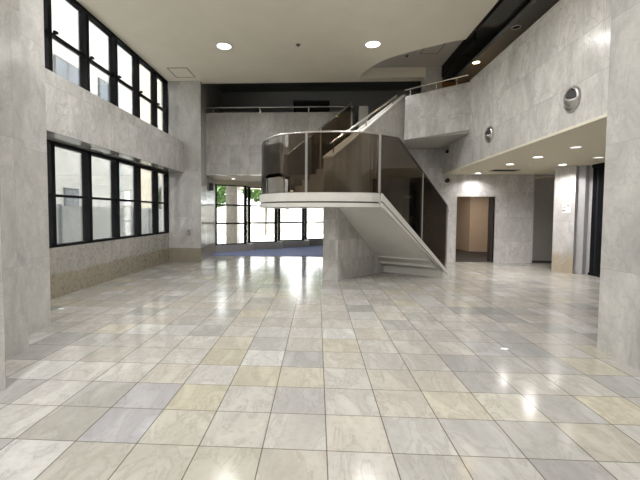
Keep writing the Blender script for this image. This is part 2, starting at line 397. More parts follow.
nozzle(10.85, 3.27, 'round metal air nozzle in the shaded recess beneath the bridge')

# ------------------------------------------------------------------ ceilings
curve = smoothpath([(3.24,8.30),(2.95,8.40),(2.66,8.58),(2.21,8.85),(1.7,9.25),(1.39,9.73),(1.22,10.15),(1.16,10.46)], 5)
poly = [(XL-.2,-5.2),(3.24,-5.2)]+[(p.x,p.y) for p in curve]+[(3.24,10.46),(3.24,10.8),(XL-.2,10.8)]
struct('ceiling', MB().prism(poly, ZC, 5.6), M_ceil, 'cream plaster main ceiling with a curved cutaway near the stairs', 'ceiling')
struct('ceiling_recess', MB().box(1.0, 3.43, 8.2, 10.6, 5.6, 5.7), M_notch, 'raised ceiling inside the curved cutaway, colour darkened for shade', 'ceiling')
struct('trim_4', MB().box(3.24, 3.30, -5.2, 8.3, ZC-.03, 6.1).box(3.43, 3.47, 8.3, 10.41, ZC-.03, 6.1), M_black, 'black edge along the right side of the main ceiling', 'trim')
struct('ceiling_slot', MB().box(3.31, 3.92, -5.2, 8.2, 5.55, 5.62), M_dark, 'dark raised slot between main ceiling and corridor ceiling', 'ceiling')
struct('ceiling_corridor', MB().box(3.93, 8.2, -5.2, 10.8, ZC, ZC+.1), M_dim, 'dark grey ceiling over the upper right corridor', 'ceiling')
struct('ceiling_gallery', MB().box(XL-.2, 8.2, 10.8, 15, 6.0, 6.1), M_dark, 'ceiling over the upper gallery, colour darkened for shade', 'ceiling')
struct('roof', MB().box(XL-.4, 8.4, -5.4, 18.6, 6.1, 6.3), M_dark, 'dark roof slab over the whole hall', 'roof')
struct('wall_front', MB().box(XL-.4, 8.4, -5.4, -5.2, -.02, 6.1), M_wall, 'marble wall closing the hall behind the viewpoint', 'wall')
struct('wall_far_right', MB().box(8.2, 8.4, -5.2, 18, -.02, 6.1), M_dim, 'grey outer wall on the far right of the building', 'wall')

# ------------------------------------------------------------------ gallery and upper floor
gx0, gx1 = -3.56, 1.06
struct('wall_gallery', MB().box(gx0, gx1, YB, YB+.2, ZS-.02, ZP), M_gal, 'pale marble gallery parapet above the entrance', 'wall')
struct('wall_gallery_left', MB().box(-3.80, -3.60, YB+.2, 13.57, Z2, 6.0), M_dim, 'end wall of the upper gallery, colour darkened for shade', 'wall')
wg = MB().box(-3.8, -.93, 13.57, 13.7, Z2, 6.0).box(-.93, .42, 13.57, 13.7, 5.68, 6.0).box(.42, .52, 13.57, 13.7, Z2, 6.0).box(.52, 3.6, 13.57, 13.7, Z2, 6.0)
struct('wall_gallery_back', wg, M_dim, 'wall behind the upper gallery rail, colour darkened for shade, with a dark doorway', 'wall')
struct('door_1', MB().box(-.93,.42,13.72,13.78,Z2,5.68), M_blk2, 'black sheet standing for the dark opening behind the gallery rail', 'doorway')  # flat black sheet paints the darkness of the opening
slab2 = [(gx0,YB+.2),(gx1,YB+.2),(gx1,11.2),(2.2,10.25),(2.36,10.0),(3.74,9.33),(3.85,9.25),(3.85,-5.2),(8.2,-5.2),(8.2,15),(gx0,15)]
struct('floor_upper', MB().prism(slab2, 3.5, Z2), M_notch, 'underside and slab of the upper floor and bridge', 'floor')
struct('pillar.003', MB().box(3.0, 3.46, 10.42, 10.86, Z2, 5.61), plain('grey_column', (.52,.52,.50), .6), 'grey column on the upper floor behind the bridge rail', 'pillar')
struct('pillar.004', MB().box(1.26, 1.53, YB-.05, YB+.22, Z2, 4.78), M_coping, 'short pale stone newel at the top of the stairs', 'newel')
bp0, bp1 = (2.335,9.975), (RX(9.28),9.28)
BL = (Vector(bp1)-Vector(bp0)).length
struct('wall_bridge', MB().slab(bp0, bp1, .16, [(0,3.48),(BL,3.58),(BL,4.76),(0,4.63)]), marble('marble_bridge', (.64,.628,.60), pw=.42, ph=.6, off=(.1,.2), rough=.25, joint=.15),
       'pale marble parapet of the bridge joining stairs and right wall', 'wall')
struct('wall_corridor_end', MB().box(3.45, 8.2, 10.86, 11.0, Z2, ZC), M_wood, 'warm brown end wall glowing beyond the bridge rail', 'wall')
struct('wall_rear', MB().box(XL-.4, 8.4, 15, 15.2, ZS+.08, 6.1).box(3.6, 8.2, 13.57, 13.7, Z2, 6.0), M_dim, 'rear wall of the upper floor, colour darkened for shade', 'wall')
# railings
rail_pts = [(gx0+.02,YB+.1,4.81),(gx1+.02,YB+.1,4.81)]
t = thing('gallery_railing', 'slim steel rail on short posts along the gallery parapet', 'railing', (-1.2, YB+.1, ZP))
obj('handrail', MB().tube(rail_pts, .026, 12), M_steel, t, smooth=True)
for x in (-3.35, -1.83, -.30, .85): obj('post', MB().box(x-.02, x+.02, YB+.085, YB+.115, ZP, 4.79), M_steel, t)
t = thing('bridge_railing', 'sloping-looking steel handrail on posts over the bridge parapet'.replace('sloping-looking ', ''), 'railing', (3.0, 9.4, ZP))
bd = (Vector(bp1)-Vector(bp0)).normalized(); bn = Vector((-bd.y, bd.x))*.08
def BP(s, z): w = Vector(bp0)+bd*s+bn; return (w.x, w.y, z)
obj('handrail', MB().tube([BP(-.02,4.83), BP(BL-.06,4.97)], .022, 12), M_steel, t, smooth=True)
for s in (.12, .78, BL-.32): obj('post', MB().tube([BP(s,4.60), BP(s,4.83+.14*s/BL)], .014, 8), M_steel, t)

# ------------------------------------------------------------------ staircase
st = thing('staircase', 'marble and white staircase with smoked glass sides and a curved landing', 'staircase', (1.0, 8.6, 0))
I0, I1 = Vector((.45,7.85)), Vector((1.83,9.33))     # inner line of the lower flight
O0, O1 = Vector((1.27,7.41)), Vector((3.05,8.54))    # outer line
ZL = 1.88
du = (I1-I0).normalized(); nu = Vector((-du.y, du.x))
def lin(a, b, t): return a+(b-a)*t
# lower flight: stepped top, ruled underside
n = 11; mb = MB()
def fl_bot(t): return 1.62-(1.62-.17)*t/.93
prof_o = []; prof_i = []
for i in range(n):
    t0 = i/n; t1 = (i+1)/n; z = ZL-.03-(ZL-.03)*(i+0)/n
    z = ZL-.171*i-.10
    for t in (t0, t1):
        o = lin(O0,O1,t); q = lin(I0,I1,t); prof_o.append((o.x,o.y,max(z,.02))); prof_i.append((q.x,q.y,max(z,.02)))
tail = .90
for t, z in ((1,0.0),(tail,0.0),(tail,.17),(0,1.62)):
    o = lin(O0,O1,t); q = lin(I0,I1,t); prof_o.append((o.x,o.y,z)); prof_i.append((q.x,q.y,z))
N = len(prof_o)
mb.add(prof_o+prof_i, [tuple(range(N)), tuple(range(2*N-1,N-1,-1))]+[(i,(i+1)%N,N+(i+1)%N,N+i) for i in range(N)])
obj('lower_flight', mb, M_white, st)
od = (O1-O0).normalized(); OL = (O1-O0).length; on = Vector((od.y,-od.x))   # towards the hall
s0 = O0+on*.02; s1 = O1+on*.02
def topz(s): return ZL-(ZL-.10)*s/OL
def lowz(s): return 1.60-(1.60-.17)*s/(OL*.90)
mb = MB().slab(s0, s1, -.05, [(0,ZL),(0,ZL-.155),(OL,-.0+.02),(OL,topz(OL))])
sg = obj('stringer', mb, M_white, st)
obj('shadow_groove', MB().slab(O0+on*.03, O1+on*.03, -.03, [(0,ZL-.155),(0,ZL-.185),(OL*.93,.11),(OL*.955,.09)]), M_slit, sg)
obj('lower_edge', MB().slab(s0, s1, -.05, [(0,ZL-.185),(0,1.60),(OL*.90,.17),(OL*.90,0),(OL,0),(OL,.02),(OL*.93,.11)]), M_white, sg)
# landing
front = smoothpath([(1.27,7.41),(1.08,7.24),(.82,7.14),(.5,7.10),(.2,7.09),(-.05,7.11),(-.3,7.16),(-.56,7.23),(-.8,7.36),(-1.0,7.58),(-1.2,7.88),(-1.33,8.25),(-1.38,8.72),(-1.3,9.3),(-1.12,9.72),(-.84,9.89)], 4)
front = [Vector((p.x,p.y)) for p in front]
cx, cy = 0.0, 8.4
def inset(path, d): return [p+(Vector((cx,cy))-p).normalized()*d for p in path]
back = [(.78,8.22),(.45,7.85)]
obj('landing', MB().prism([(p.x,p.y) for p in inset(front,.0)]+back, ZL-.17, ZL), M_white, st)
obj('landing_groove', MB().prism([(p.x,p.y) for p in inset(front,.03)]+back, ZL-.20, ZL-.17), M_slit, st)
obj('landing_soffit', MB().prism([(p.x,p.y) for p in inset(front,.0)]+back, 1.60, ZL-.20), M_white, st)
obj('landing_floor', MB().prism([(p.x,p.y) for p in inset(front,.12)]+back, ZL, ZL+.012), M_tread, st)
# wall carrying the stairs
WL = 2.92; W1 = I0+du*WL
F0 = Vector((.336,7.875))
sf = [I0, I0+du*2.0, I0+du*2.0+nu*.1, F0]; sz = [1.62, .12, .12, 1.66]
obj('support_wall', MB().add([(p.x,p.y,0) for p in sf]+[(p.x,p.y,z) for p, z in zip(sf, sz)], [(3,2,1,0),(4,5,6,7),(0,1,5,4),(1,2,6,5),(2,3,7,6),(3,0,4,7)]), M_stairwall, st)
foot = [F0, W1+nu*.10, W1+nu*.24, Vector((.13,7.92))]
wd = [0, WL, WL, -.166]
def wtop(d): return 2.66+.69*max(d,0)
v = [(p.x,p.y,0) for p in foot]+[(p.x,p.y,wtop(d)) for p, d in zip(foot, wd)]
sw = obj('stair_wall', MB().add(v, [(3,2,1,0),(4,5,6,7),(0,1,5,4),(1,2,6,5),(2,3,7,6),(3,0,4,7)]), M_stairwall, st)
off = [-nu*.012-du*.02, -nu*.012, nu*.0, nu*.0-du*.02]
v = [(p.x+o.x,p.y+o.y,wtop(d)+.002) for p, d, o in zip(foot, wd, off)]+[(p.x+o.x,p.y+o.y,wtop(d)+.05) for p, d, o in zip(foot, wd, off)]
obj('coping', MB().add(v, [(3,2,1,0),(4,5,6,7),(0,1,5,4),(1,2,6,5),(2,3,7,6),(3,0,4,7)]), M_coping, sw)
# upper flight
q0 = Vector((.45,7.85))+nu*.24; mb = MB(); n2 = 10
U0, UL = .62, WL
oo = Vector((-.84,9.89)); wid = (oo-q0).dot(nu); 
pa = []; 
for i in range(n2):
    a = U0+(UL-U0)*i/n2; b = U0+(UL-U0)*(i+1)/n2; z = ZL+(Z2-ZL)*(i+1)/n2
    pa += [(a,z),(b,z)]
pa += [(UL,Z2-.3),(U0+.25,ZL-.25),(U0,ZL-.25)]
V2 = []
for w in (.003, wid):
    for a, z in pa: p = q0+du*a+nu*w; V2.append((p.x,p.y,z))
N = len(pa)
obj('upper_flight', MB().add(V2, [tuple(range(N)), tuple(range(2*N-1,N-1,-1))]+[(i,(i+1)%N,N+(i+1)%N,N+i) for i in range(N)]), M_tread, st)
# smoked glass
def gpanel(path, z0, z1): return obj('glass_panel', MB().ribbon(path, z0, z1, .012), M_smoke, st)
ZR = 3.07
gfront = inset(front, .05)
i305 = min(range(len(gfront)), key=lambda i: (gfront[i]-Vector((-.26,7.15))).length)
i284 = min(range(len(gfront)), key=lambda i: (gfront[i]-Vector((-.98,9.8))).length)
gpanel(gfront[:i305+1], ZL+.012, ZR-.02); gpanel(gfront[i305:i284+1], ZL+.012, ZR-.02); gpanel(gfront[i284:], ZL+.012, ZR-.02)
gl0 = O0-on*.03; gl1 = O1-on*.03
def gp(s): return gl0+od*s
def railz(s):
    k = .52
    return ZR-.02 if s < k else ZR-.02-(ZR-1.66)*(s-k)/(OL-k)
sm = OL*.60
ss = [0,.26,.52]+[.52+(sm-.52)*i/4 for i in range(1,5)]
gpanel([gp(s) for s in ss], [topz(s) for s in ss], [railz(s) for s in ss])
ss2 = [sm+(OL-.03-sm)*i/4 for i in range(5)]
gpanel([gp(s) for s in ss2], [topz(s) for s in ss2], [railz(s) for s in ss2])
u0 = Vector((-.84,9.89)); u1 = Vector((.99,11.1)); uls = [u0+(u1-u0)*i/4 for i in range(5)]
uz = [ZL-.05+(Z2-ZL)*i/4 for i in range(5)]; ut = [ZR-.02+(4.80-ZR)*i/4 for i in range(5)]
gpanel(uls, uz, ut)
obj('outer_stringer', MB().ribbon(uls, [z-.28 for z in uz], [z+.0 for z in uz], .06), M_white, st)
rl = [(p.x,p.y,ZR) for p in gfront]
obj('landing_rail', MB().tube(rl, .020, 10), M_steel, st, smooth=True)
obj('flight_rail', MB().tube([(gp(s).x,gp(s).y,railz(s)+.012) for s in (0,.26,.50,.56,sm,OL-.03)]+[(gp(OL).x,gp(OL).y,1.60),(gp(OL+.02).x,gp(OL+.02).y,1.52)], .016, 10), M_dsteel, st, smooth=True)
obj('upper_rail', MB().tube([(p.x,p.y,z+.015) for p, z in zip(uls, ut)], .020, 10), M_steel, st, smooth=True)
for p, z0, z1 in ((gfront[i305],ZL,ZR),(gfront[i284],ZL,ZR),(gp(0.0),ZL,ZR),(uls[2],uz[2],ut[2])):
    obj('post', MB().box(p.x-.024,p.x+.024,p.y-.02,p.y+.02,z0,z1), M_steel, st)
for s, r in ((sm,.017),(OL-.02,.022)):
    obj('post', MB().tube([(gp(s).x,gp(s).y,max(topz(s)-.05,.0)),(gp(s).x,gp(s).y,railz(s))], r, 10), M_steel, st, smooth=True)
# handrail on the stair wall
hp = [I0+nu*.16-du*.12, I0+nu*.16+du*2.55]
hz = [2.97, 4.60]
wh = obj('wall_handrail', MB().tube([(p.x,p.y,z) for p, z in zip(hp, hz)], .024, 12), M_steel, st, smooth=True)
for k in (.05, .5, .93):
    p = lin(hp[0],hp[1],k); z = hz[0]+(hz[1]-hz[0])*k; d = -.12+2.67*k
    obj('bracket', MB().tube([(p.x,p.y,wtop(d)+.04),(p.x,p.y,z)], .013, 8), M_steel, wh)

# ------------------------------------------------------------------ back wall, alcove
bw = MB().box(1.0, 2.45, YB, YB+.2, 0, 3.48).box(2.45, 3.26, YB, YB+.2, 2.45, 3.48).box(3.26, 4.29, YB, YB+.2, 0, 3.48)
bw.box(4.29, 5.44, YB, YB+.2, 2.02, 3.48).box(5.44, 6.60, YB, YB+.2, 0, 3.48).box(6.60, 8.2, YB, YB+.2, ZS-.03, 3.48)
struct('wall_back', bw, M_alc, 'pale marble back wall of the alcove with two doorways', 'wall')
struct('ceiling_alcove', MB().prism([(RX(3.6)+.02,3.6),(RX(YB)+.02,YB),(8.2,YB),(8.2,3.6)], ZS, ZS+.08), M_ceil2, 'cream low ceiling of the alcove with downlights', 'ceiling')
# niche with grey door
nm = MB().box(6.62, 8.2, 11.80, 11.9, 0, ZS)
struct('door_2', nm, M_grey, 'plain grey recessed door panel beside the alcove pier', 'door')
struct('trim_5', MB().box(6.55, 6.62, YB+.2, 12.05, 0, ZS), M_grey, 'grey jamb of the recessed door panel', 'trim')
struct('ceiling_niche', MB().box(6.5, 8.2, YB+.2, 12.4, ZS-.03, ZS+.1), M_ceil2, 'ceiling over the recessed grey door', 'ceiling')
# angled pier and dark doors on the right of the alcove
struct('pillar.005', MB().prism([(6.13,9.68),(6.40,9.30),(6.56,9.42),(6.9,9.55),(7.6,11.3),(7.25,11.3)], 0, ZS), M_alcp, 'angled marble pier with tan stains at its foot in the alcove', 'pillar')
struct('trim_6', MB().prism([(6.42,9.32),(6.50,9.36),(6.60,9.25),(6.75,9.36),(6.8,9.5),(6.6,9.45)], 0, ZS), M_jamb, 'metal jamb strip between angled pier and dark door', 'trim')
struct('trim_7', MB().prism([(6.60,9.24),(6.70,9.28),(6.73,9.13),(6.85,9.15),(6.85,9.4),(6.76,9.35)], 0, ZS), M_jamb, 'second metal jamb strip next to the dark door', 'trim')
dd = thing('door_3', 'tall dark doors with black glass beside the angled pier', 'door', (6.7,8.4,0), kind='structure')
obj('pane', MB().wall((6.72,9.2),(6.55,7.0),.04,.06,ZS-.08), plain('black_door_glass', (.006,.007,.009), .08, spec=.3), dd)
obj('frame', MB().wall((6.70,9.2),(6.53,7.0),.08,0,.06).wall((6.70,9.2),(6.53,7.0),.08,ZS-.08,ZS), M_black, dd)
struct('wall_alcove_right', MB().wall((6.53,7.0),(6.3,3.6),.2,0,ZS), M_alc, 'marble wall of the alcove hidden behind the broad pillar', 'wall')
struct('wall_alcove_front', MB().box(3.8, 8.2, 3.4, 3.6, 0, ZS), M_alc, 'marble wall closing the near end of the alcove', 'wall')
# room behind the doorway
struct('wall_room', MB().wall((7.6,14.1),(6.02,14.55),-.1,.0,2.6).wall((6.02,14.55),(5.75,16.2),-.1,.0,2.6).box(4.1,4.2,YB+.2,17,0,2.6).box(4.3,8,17,17.1,0,2.6), M_beige, 'beige folded wall seen through the small doorway', 'wall')
struct('floor_room', MB().box(4.3, 8.1, YB+.02, 17, 0.002, .012), M_carpet, 'dark carpet inside the small doorway room', 'floor')
struct('ceiling_room', MB().box(4.2, 8.2, YB+.2, 17.1, 2.6, 2.7), M_ceil2, 'ceiling of the room behind the small doorway', 'ceiling')
dt = thing('door_4', 'pale cased doorway opening to the beige room', 'doorway', (4.9,YB,0), kind='structure')
obj('casing', MB().box(4.27,4.29,YB-.01,YB+.2,0,2.04).box(5.44,5.46,YB-.01,YB+.2,0,2.04).box(4.29,5.44,YB-.01,YB+.2,2.02,2.04), plain('pale_casing', (.55,.54,.52), .4), dt)
obj('leaf', MB().box(5.36,5.41,YB+.02,YB+.24,.015,2.01), plain('dark_door_leaf', (.03,.025,.022), .5), dt)
# dark opening under the stairs, with a cabinet
struct('wall_passage', MB().box(2.2, 2.4, YB+.2, 14, 0, 2.6).box(3.3, 3.5, YB+.2, 14, 0, 2.6).box(2.2, 3.5, 14, 14.1, 0, 2.6).box(2.2,3.5,YB+.2,14.1,2.6,2.7), M_dim, 'passage walls behind the stairs, colour darkened for shade', 'wall')
t = thing('cabinet', 'dark cabinet with white shelf strips and tan box front, dim behind stair glass', 'cabinet', (2.98,12.2,0))
obj('body', MB().box(2.72,3.24,12.0,12.4,0,2.25), M_blk2, t)
obj('shelf_strip', MB().box(2.78,3.1,11.97,12.0,1.98,2.08), M_white, t); obj('shelf_strip', MB().box(2.78,3.1,11.97,12.0,1.83,1.87), M_white, t)
obj('tan_panel', MB().box(2.80,3.12,11.97,12.0,1.02,1.40), plain('tan_board', (.42,.30,.17), .7), t)
# notice on the pier
t = thing('notice', 'white paper notice with black marks on the angled pier', 'sign', (6.30,9.40,1.62))
pn = Vector((6.13,9.68)); pd = (Vector((6.40,9.30))-pn).normalized(); pnn = Vector((pd.y,-pd.x))
if pnn.y > 0: pnn = -pnn
def NP(mb, s0, s1, z0, z1, o):
    a = pn+pd*s0+pnn*o; b = pn+pd*s1+pnn*o; k = pnn*.0025
    return mb.add([(a.x,a.y,z0),(b.x,b.y,z0),(b.x,b.y,z1),(a.x,a.y,z1),(a.x+k.x,a.y+k.y,z0),(b.x+k.x,b.y+k.y,z0),(b.x+k.x,b.y+k.y,z1),(a.x+k.x,a.y+k.y,z1)],
                  [(3,2,1,0),(4,5,6,7),(0,1,5,4),(1,2,6,5),(2,3,7,6),(3,0,4,7)])
obj('sheet', NP(MB(), .20, .38, 1.53, 1.78, .002), M_paper, t)
g = plain('grey_ink', (.22,.22,.22), .7)
for q in ((.29,.365,1.705,1.735),(.215,.27,1.655,1.672),(.215,.365,1.755,1.763)): obj('print_line', NP(MB(), *q, .005), g, t)
obj('arrow_mark', NP(MB(), .20, .265, 1.565, 1.592, .005), M_ink, t)
t = thing('security_camera', 'small dark dome camera on the back wall below the bridge', 'security camera', (3.90,YB,2.42))
obj('mount', MB().lathe([(.05,0),(.05,.03),(.02,.04),(.02,.12)], 18, (3.95,YB,2.50), (0,-1,0)), M_dsteel, t)
obj('body', MB().lathe([(.0,-.08),(.05,-.075),(.065,-.03),(.065,.03),(.05,.07),(0,.075)], 20, (3.95,YB-.13,2.50), (-.5,-1,-.5)), M_blk2, t, smooth=True)

# ------------------------------------------------------------------ entrance
struct('ceiling_entrance', MB().box(-4.0, 1.2, YB+.2, 18.3, ZS, ZS+.08), M_ceil2, 'low cream ceiling over the entrance lobby', 'ceiling')
struct('wall_entrance_right', MB().box(1.0, 1.2, YB+.2, 18.3, 0, ZS), M_wall, 'marble wall on the right of the entrance lobby', 'wall')
bays = [((-3.75,13.01),(-2.72,13.80)),((-2.74,14.23),(-1.65,14.80)),((-1.67,15.43),(-.57,15.85)),((-.55,16.44),(.5,16.9))]
ordn = ['leftmost zigzag bay of entrance glazing, with the stone pillar behind it', 'second zigzag bay of entrance glazing from the corner pier', 'third zigzag bay of entrance glazing, below the curved landing', 'last zigzag bay of entrance glazing, next to the stair wall']
cz, z1, z2, zh = .28, 1.08, 1.77, 2.52
for i, ((a, b), lb) in enumerate(zip(bays, ordn)):
    w = thing('window_%d' % (i+3), lb, 'window', (a[0], a[1], 0), kind='structure')
    nx = bays[i+1][0] if i < 3 else (1.0, 16.9)
    A, B = Vector(a), Vector(b); L = (B-A).length
    obj('kerb', MB().wall(a, b, .28, 0, cz).wall((b[0]-.02,b[1]), nx, -.2, 0, cz), plain('grey_stone_kerb', (.33,.32,.30), .4), w)
    f = MB().wall(a, b, .07, zh-.04, zh).wall(b, nx, .06, zh-.04, zh).wall(a, b, .07, cz, cz+.04)
    obj('frame', f, M_black, w)
    obj('header', MB().wall(a, b, .08, zh, ZS).wall(b, nx, .07, zh, ZS), M_ceil2, w)
    d = (B-A).normalized()
    for s in (.0, L-.09):
        p = A+d*s; obj('mullion', MB().wall(p, p+d*.09, .1, cz+.04, zh), M_black, w)
    for z in (z1, z2): obj('transom', MB().wall(A+d*.09, A+d*(L-.09), .06, z-.03, z+.03), M_black, w)
    obj('pane', MB().wall(A+d*.09+Vector((-d.y,d.x))*.03, A+d*(L-.09)+Vector((-d.y,d.x))*.03, .008, cz+.04, zh), M_pane, w)
    B2 = Vector(nx); e = (B2-B).normalized(); L2 = (B2-B).length
    obj('side_pane', MB().wall(B+e*.05, B+e*(L2-.02), .008, cz, zh), M_pane, w)
    obj('side_transom', MB().wall(B+e*.05, B+e*(L2-.02), .04, z2-.025, z2+.025).wall(B+e*.05, B+e*(L2-.02), .04, z1-.025, z1+.025), M_black, w)
mat = [(-3.60,12.15),(-3.74,12.98),(-2.72,13.78),(-2.74,14.2),(-1.65,14.78),(-1.67,15.4),(-.57,15.83),(-.55,16.4),(.5,16.88),(.98,16.85),(.98,12.3)]
tag(obj('entrance_mat', MB().prism(mat, .001, .012), M_mat), 'blue-grey carpet mat lying across the entrance lobby', 'mat')
t = thing('wall_speaker', 'small black speaker mounted high on the lobby side wall', 'speaker', (-3.63,12.0,2.35))
obj('cabinet', MB().box(-3.66,-3.50,11.93,12.07,2.22,2.46), M_blk2, t, bevel=.015)
obj('grille', MB().box(-3.652,-3.508,11.922,11.93,2.235,2.445), M_dsteel, t)

# ------------------------------------------------------------------ lamps
def spot(loc, e, size, ang=150, col=(1,.98,.96)):
    l = bpy.data.lights.new('lamp', 'AREA'); l.shape = 'DISK'; l.size = size; l.energy = e; l.color = col; l.spread = math.radians(ang)
    o = bpy.data.objects.new('lamp_light', l); COL.objects.link(o); o.location = loc; return o
def downlight(loc, r, lens, label, group, cat='ceiling light'):
    t = thing('ceiling_light', label, cat, loc, group)
    x, y, z = loc
    obj('trim_ring', MB().lathe([(r*1.18,0),(r*1.18,-.012),(r*1.02,-.016),(r,-.004),(r,0)], 36, loc), M_paper, t, smooth=True)
    obj('lens', MB().lathe([(r,-.003),(r*.6,-.008),(0,-.01)], 36, loc), lens, t, smooth=True)
    return t
E_MAIN = 72
main = [(-2.19,8.41),(1.23,8.44)]
a = downlight((-2.19,8.41,ZC), .16, L_main, 'round lit ceiling downlight on the window side of the main ceiling', 'round downlights in the main ceiling')
dup(a, (1.23,8.44,ZC), 'round lit ceiling downlight on the main ceiling beside the curved cutaway')
k = 0
for y in (5.0, 1.6, -1.8):  # added downlights out of view, fill light for the hall
    for x in (-2.19, 1.23):
        main.append((x, y)); k += 1
        dup(a, (x,y,ZC), 'added unseen fill downlight %s, %s' % ({5.0:'nearest the stairs',1.6:'over the stepped pillar',-1.8:'by the rear wall'}[y], 'window side' if x < 0 else 'alcove side'))
for x, y in main: spot((x,y,ZC-.03), E_MAIN*(.6 if y > 8 else 1.25), .3)  # unseen fill lamps run stronger than the visible pair
al = [((4.65,6.79),L_dim,'faint round downlight in the alcove ceiling nearest the broad pillar'),((4.65,7.91),L_alc,'bright alcove downlight second from the broad pillar along the upper wall'),
      ((4.65,9.02),L_alc,'bright alcove downlight third from the broad pillar along the upper wall'),((4.74,10.95),L_alc,'bright alcove downlight in front of the small doorway'),
      ((5.93,9.09),L_alc,'bright alcove downlight next to the angled pier with the notice'),((5.93,7.98),L_dim,'faint round downlight over the dark doors')]
for (x, y), m, lb in al:
    downlight((x,y,ZS), .085, m, lb, 'round downlights in the alcove ceiling')
    spot((x,y,ZS-.025), 15 if y > 10.5 else 25 if m is L_alc else 3, .14, 140, (1,.96,.93))
for x, y, lb in ((-3.0,12.75,'small lit downlight over the left of the entrance lobby'),(-.9,13.2,'small lit downlight in the lobby ceiling, hidden by the stair landing')):
    downlight((x,y,ZS), .07, L_alc, lb, 'round downlights in the entrance lobby'); spot((x,y,ZS-.025), 14, .12, 140)
downlight((3.99,9.51,ZC), .085, L_warm, 'warm orange downlight over the upper corridor by the bridge', None); spot((4.02,9.51,ZC-.03), 9, .14, 150, (1,.66,.33))
t = downlight((4.06,7.80,ZC), .075, M_blk2, 'unlit dark downlight in the upper corridor ceiling', None)
spot((2.85,11.75,2.57), 4, .2, 160)  # added lamp without a fitting, brightens the cabinet in the passage
o = spot((5.4,13.2,2.57), 30, .3, 160, (1,.9,.75))
downlight((5.4,13.2,2.6), .15, L_main, 'round lit downlight inside the beige doorway room', None)
# ceiling fittings
def hatch(x0, x1, y0, y1, z, label, m=None):
    t = thing('ceiling_hatch', label, 'access hatch', ((x0+x1)/2,(y0+y1)/2,z), 'square access hatches in the ceiling')
    f = MB().box(x0,x1,y0,y0+.022,z-.006,z+.0).box(x0,x1,y1-.022,y1,z-.006,z).box(x0,x0+.022,y0+.022,y1-.022,z-.006,z).box(x1-.022,x1,y0+.022,y1-.022,z-.006,z)
    obj('frame', f, M_dsteel, t); obj('panel', MB().box(x0+.022,x1-.022,y0+.022,y1-.022,z-.004,z), m or M_ceil, t)
hatch(-4.05, -3.5, 9.6, 10.28, ZC, 'square access hatch in the ceiling near the corner pier')
hatch(2.60, 3.06, 9.05, 9.60, 5.6, 'square access hatch inside the curved ceiling cutaway', M_notch)  # panel shares the shade-darkened colour of the recess
def head(x, y, z, label):
    t = thing('smoke_detector', label, 'smoke detector', (x,y,z), 'small round ceiling heads')
    obj('base', MB().lathe([(.055,0),(.055,-.012),(.045,-.02)], 20, (x,y,z)), plain('detector_grey', (.22,.2,.17), .5), t, smooth=True)
    obj('cap', MB().lathe([(.03,-.02),(.026,-.04),(0,-.045)], 20, (x,y,z)), M_dsteel, t, smooth=True)
head(-.47, 8.4, ZC, 'small round ceiling detector midway between the two lit downlights')
head(2.3, 9.7, 5.6, 'small round ceiling detector inside the curved cutaway')
t = thing('ceiling_sprinkler', 'tiny white sprinkler head among the alcove downlights', 'sprinkler', (5.24,9.2,ZS))
obj('base', MB().lathe([(.04,0),(.04,-.01),(.02,-.016)], 16, (5.24,9.2,ZS+.001)), M_paper, t, smooth=True); obj('tip', MB().lathe([(.015,-.016),(.02,-.04),(0,-.045)], 12, (5.24,9.2,ZS)), M_paper, t)
t = thing('air_vent', 'dark slotted air vent in the alcove ceiling above the doorway', 'vent', (5.17,10.3,ZS))
obj('frame', MB().box(4.82,5.52,10.16,10.20,ZS-.012,ZS).box(4.82,5.52,10.42,10.46,ZS-.012,ZS).box(4.82,4.86,10.20,10.42,ZS-.012,ZS).box(5.48,5.52,10.20,10.42,ZS-.012,ZS), M_dsteel, t)
obj('slats', MB().box(4.86,5.48,10.2,10.42,ZS-.004,ZS).box(4.86,5.48,10.25,10.265,ZS-.011,ZS-.004).box(4.86,5.48,10.30,10.315,ZS-.011,ZS-.004).box(4.86,5.48,10.355,10.37,ZS-.011,ZS-.004), M_blk2, t)
# scraps on the floor
def scrap(x, y, s, label, seed):
    rnd = random.Random(seed); n = 9; v = [(x,y,.006)]; 
    for i in range(n):
        a = 2*math.pi*i/n; r = s*rnd.uniform(.6,1.05); v.append((x+r*1.5*math.cos(a), y+r*math.sin(a), .001+.008*rnd.random()))
    v += [(p[0],p[1],p[2]-.001) for p in v]
    f = [(0,1+i,1+(i+1)%n) for i in range(n)]+[(n+1,n+2+(i+1)%n,n+2+i) for i in range(n)]+[(1+i,n+2+i,n+2+(i+1)%n,1+(i+1)%n) for i in range(n)]
    tag(obj('paper_scrap', MB().add(v, f), M_paper), label, 'scrap', 'white scraps on the floor')
scrap(2.05, 3.97, .036, 'white paper scrap lying on the marble tiles before the broad pillar', 3)
scrap(-3.85, 5.19, .028, 'tiny white scrap on the floor beyond the stepped pillar', 5)

# ------------------------------------------------------------------ outdoors
struct('ground', MB().box(-60, 60, -20, 90, -.5, -.31), M_asph, 'pale paving outside the windows and entrance', 'ground')
struct('ground_paving', MB().box(-14, 14, 18.51, 60, -.31, -.05), M_asph, 'bright pale paving beyond the entrance glazing', 'ground')
struct('ground_alley', MB().box(-14, -6.01, -6, 18.5, -.31, -.05), M_asph, 'pale alley paving outside the side windows', 'ground')
t = thing('building', 'white neighbouring building with grey windows across the alley', 'building', (-8.6,12,0))
obj('wall', MB().box(-11, -8.6, 3, 16.5, -.05, 12), M_facade, t)
def ewin(y0, y1, z0, z1):
    w = obj('window', MB().box(-8.62,-8.56,y0,y1,z0,z1), M_dsteel, t)
    obj('pane', MB().box(-8.56,-8.55,y0+.06,(y0+y1)/2-.03,z0+.06,z1-.06).box(-8.56,-8.55,(y0+y1)/2+.03,y1-.06,z0+.06,z1-.06), M_extwin, w)
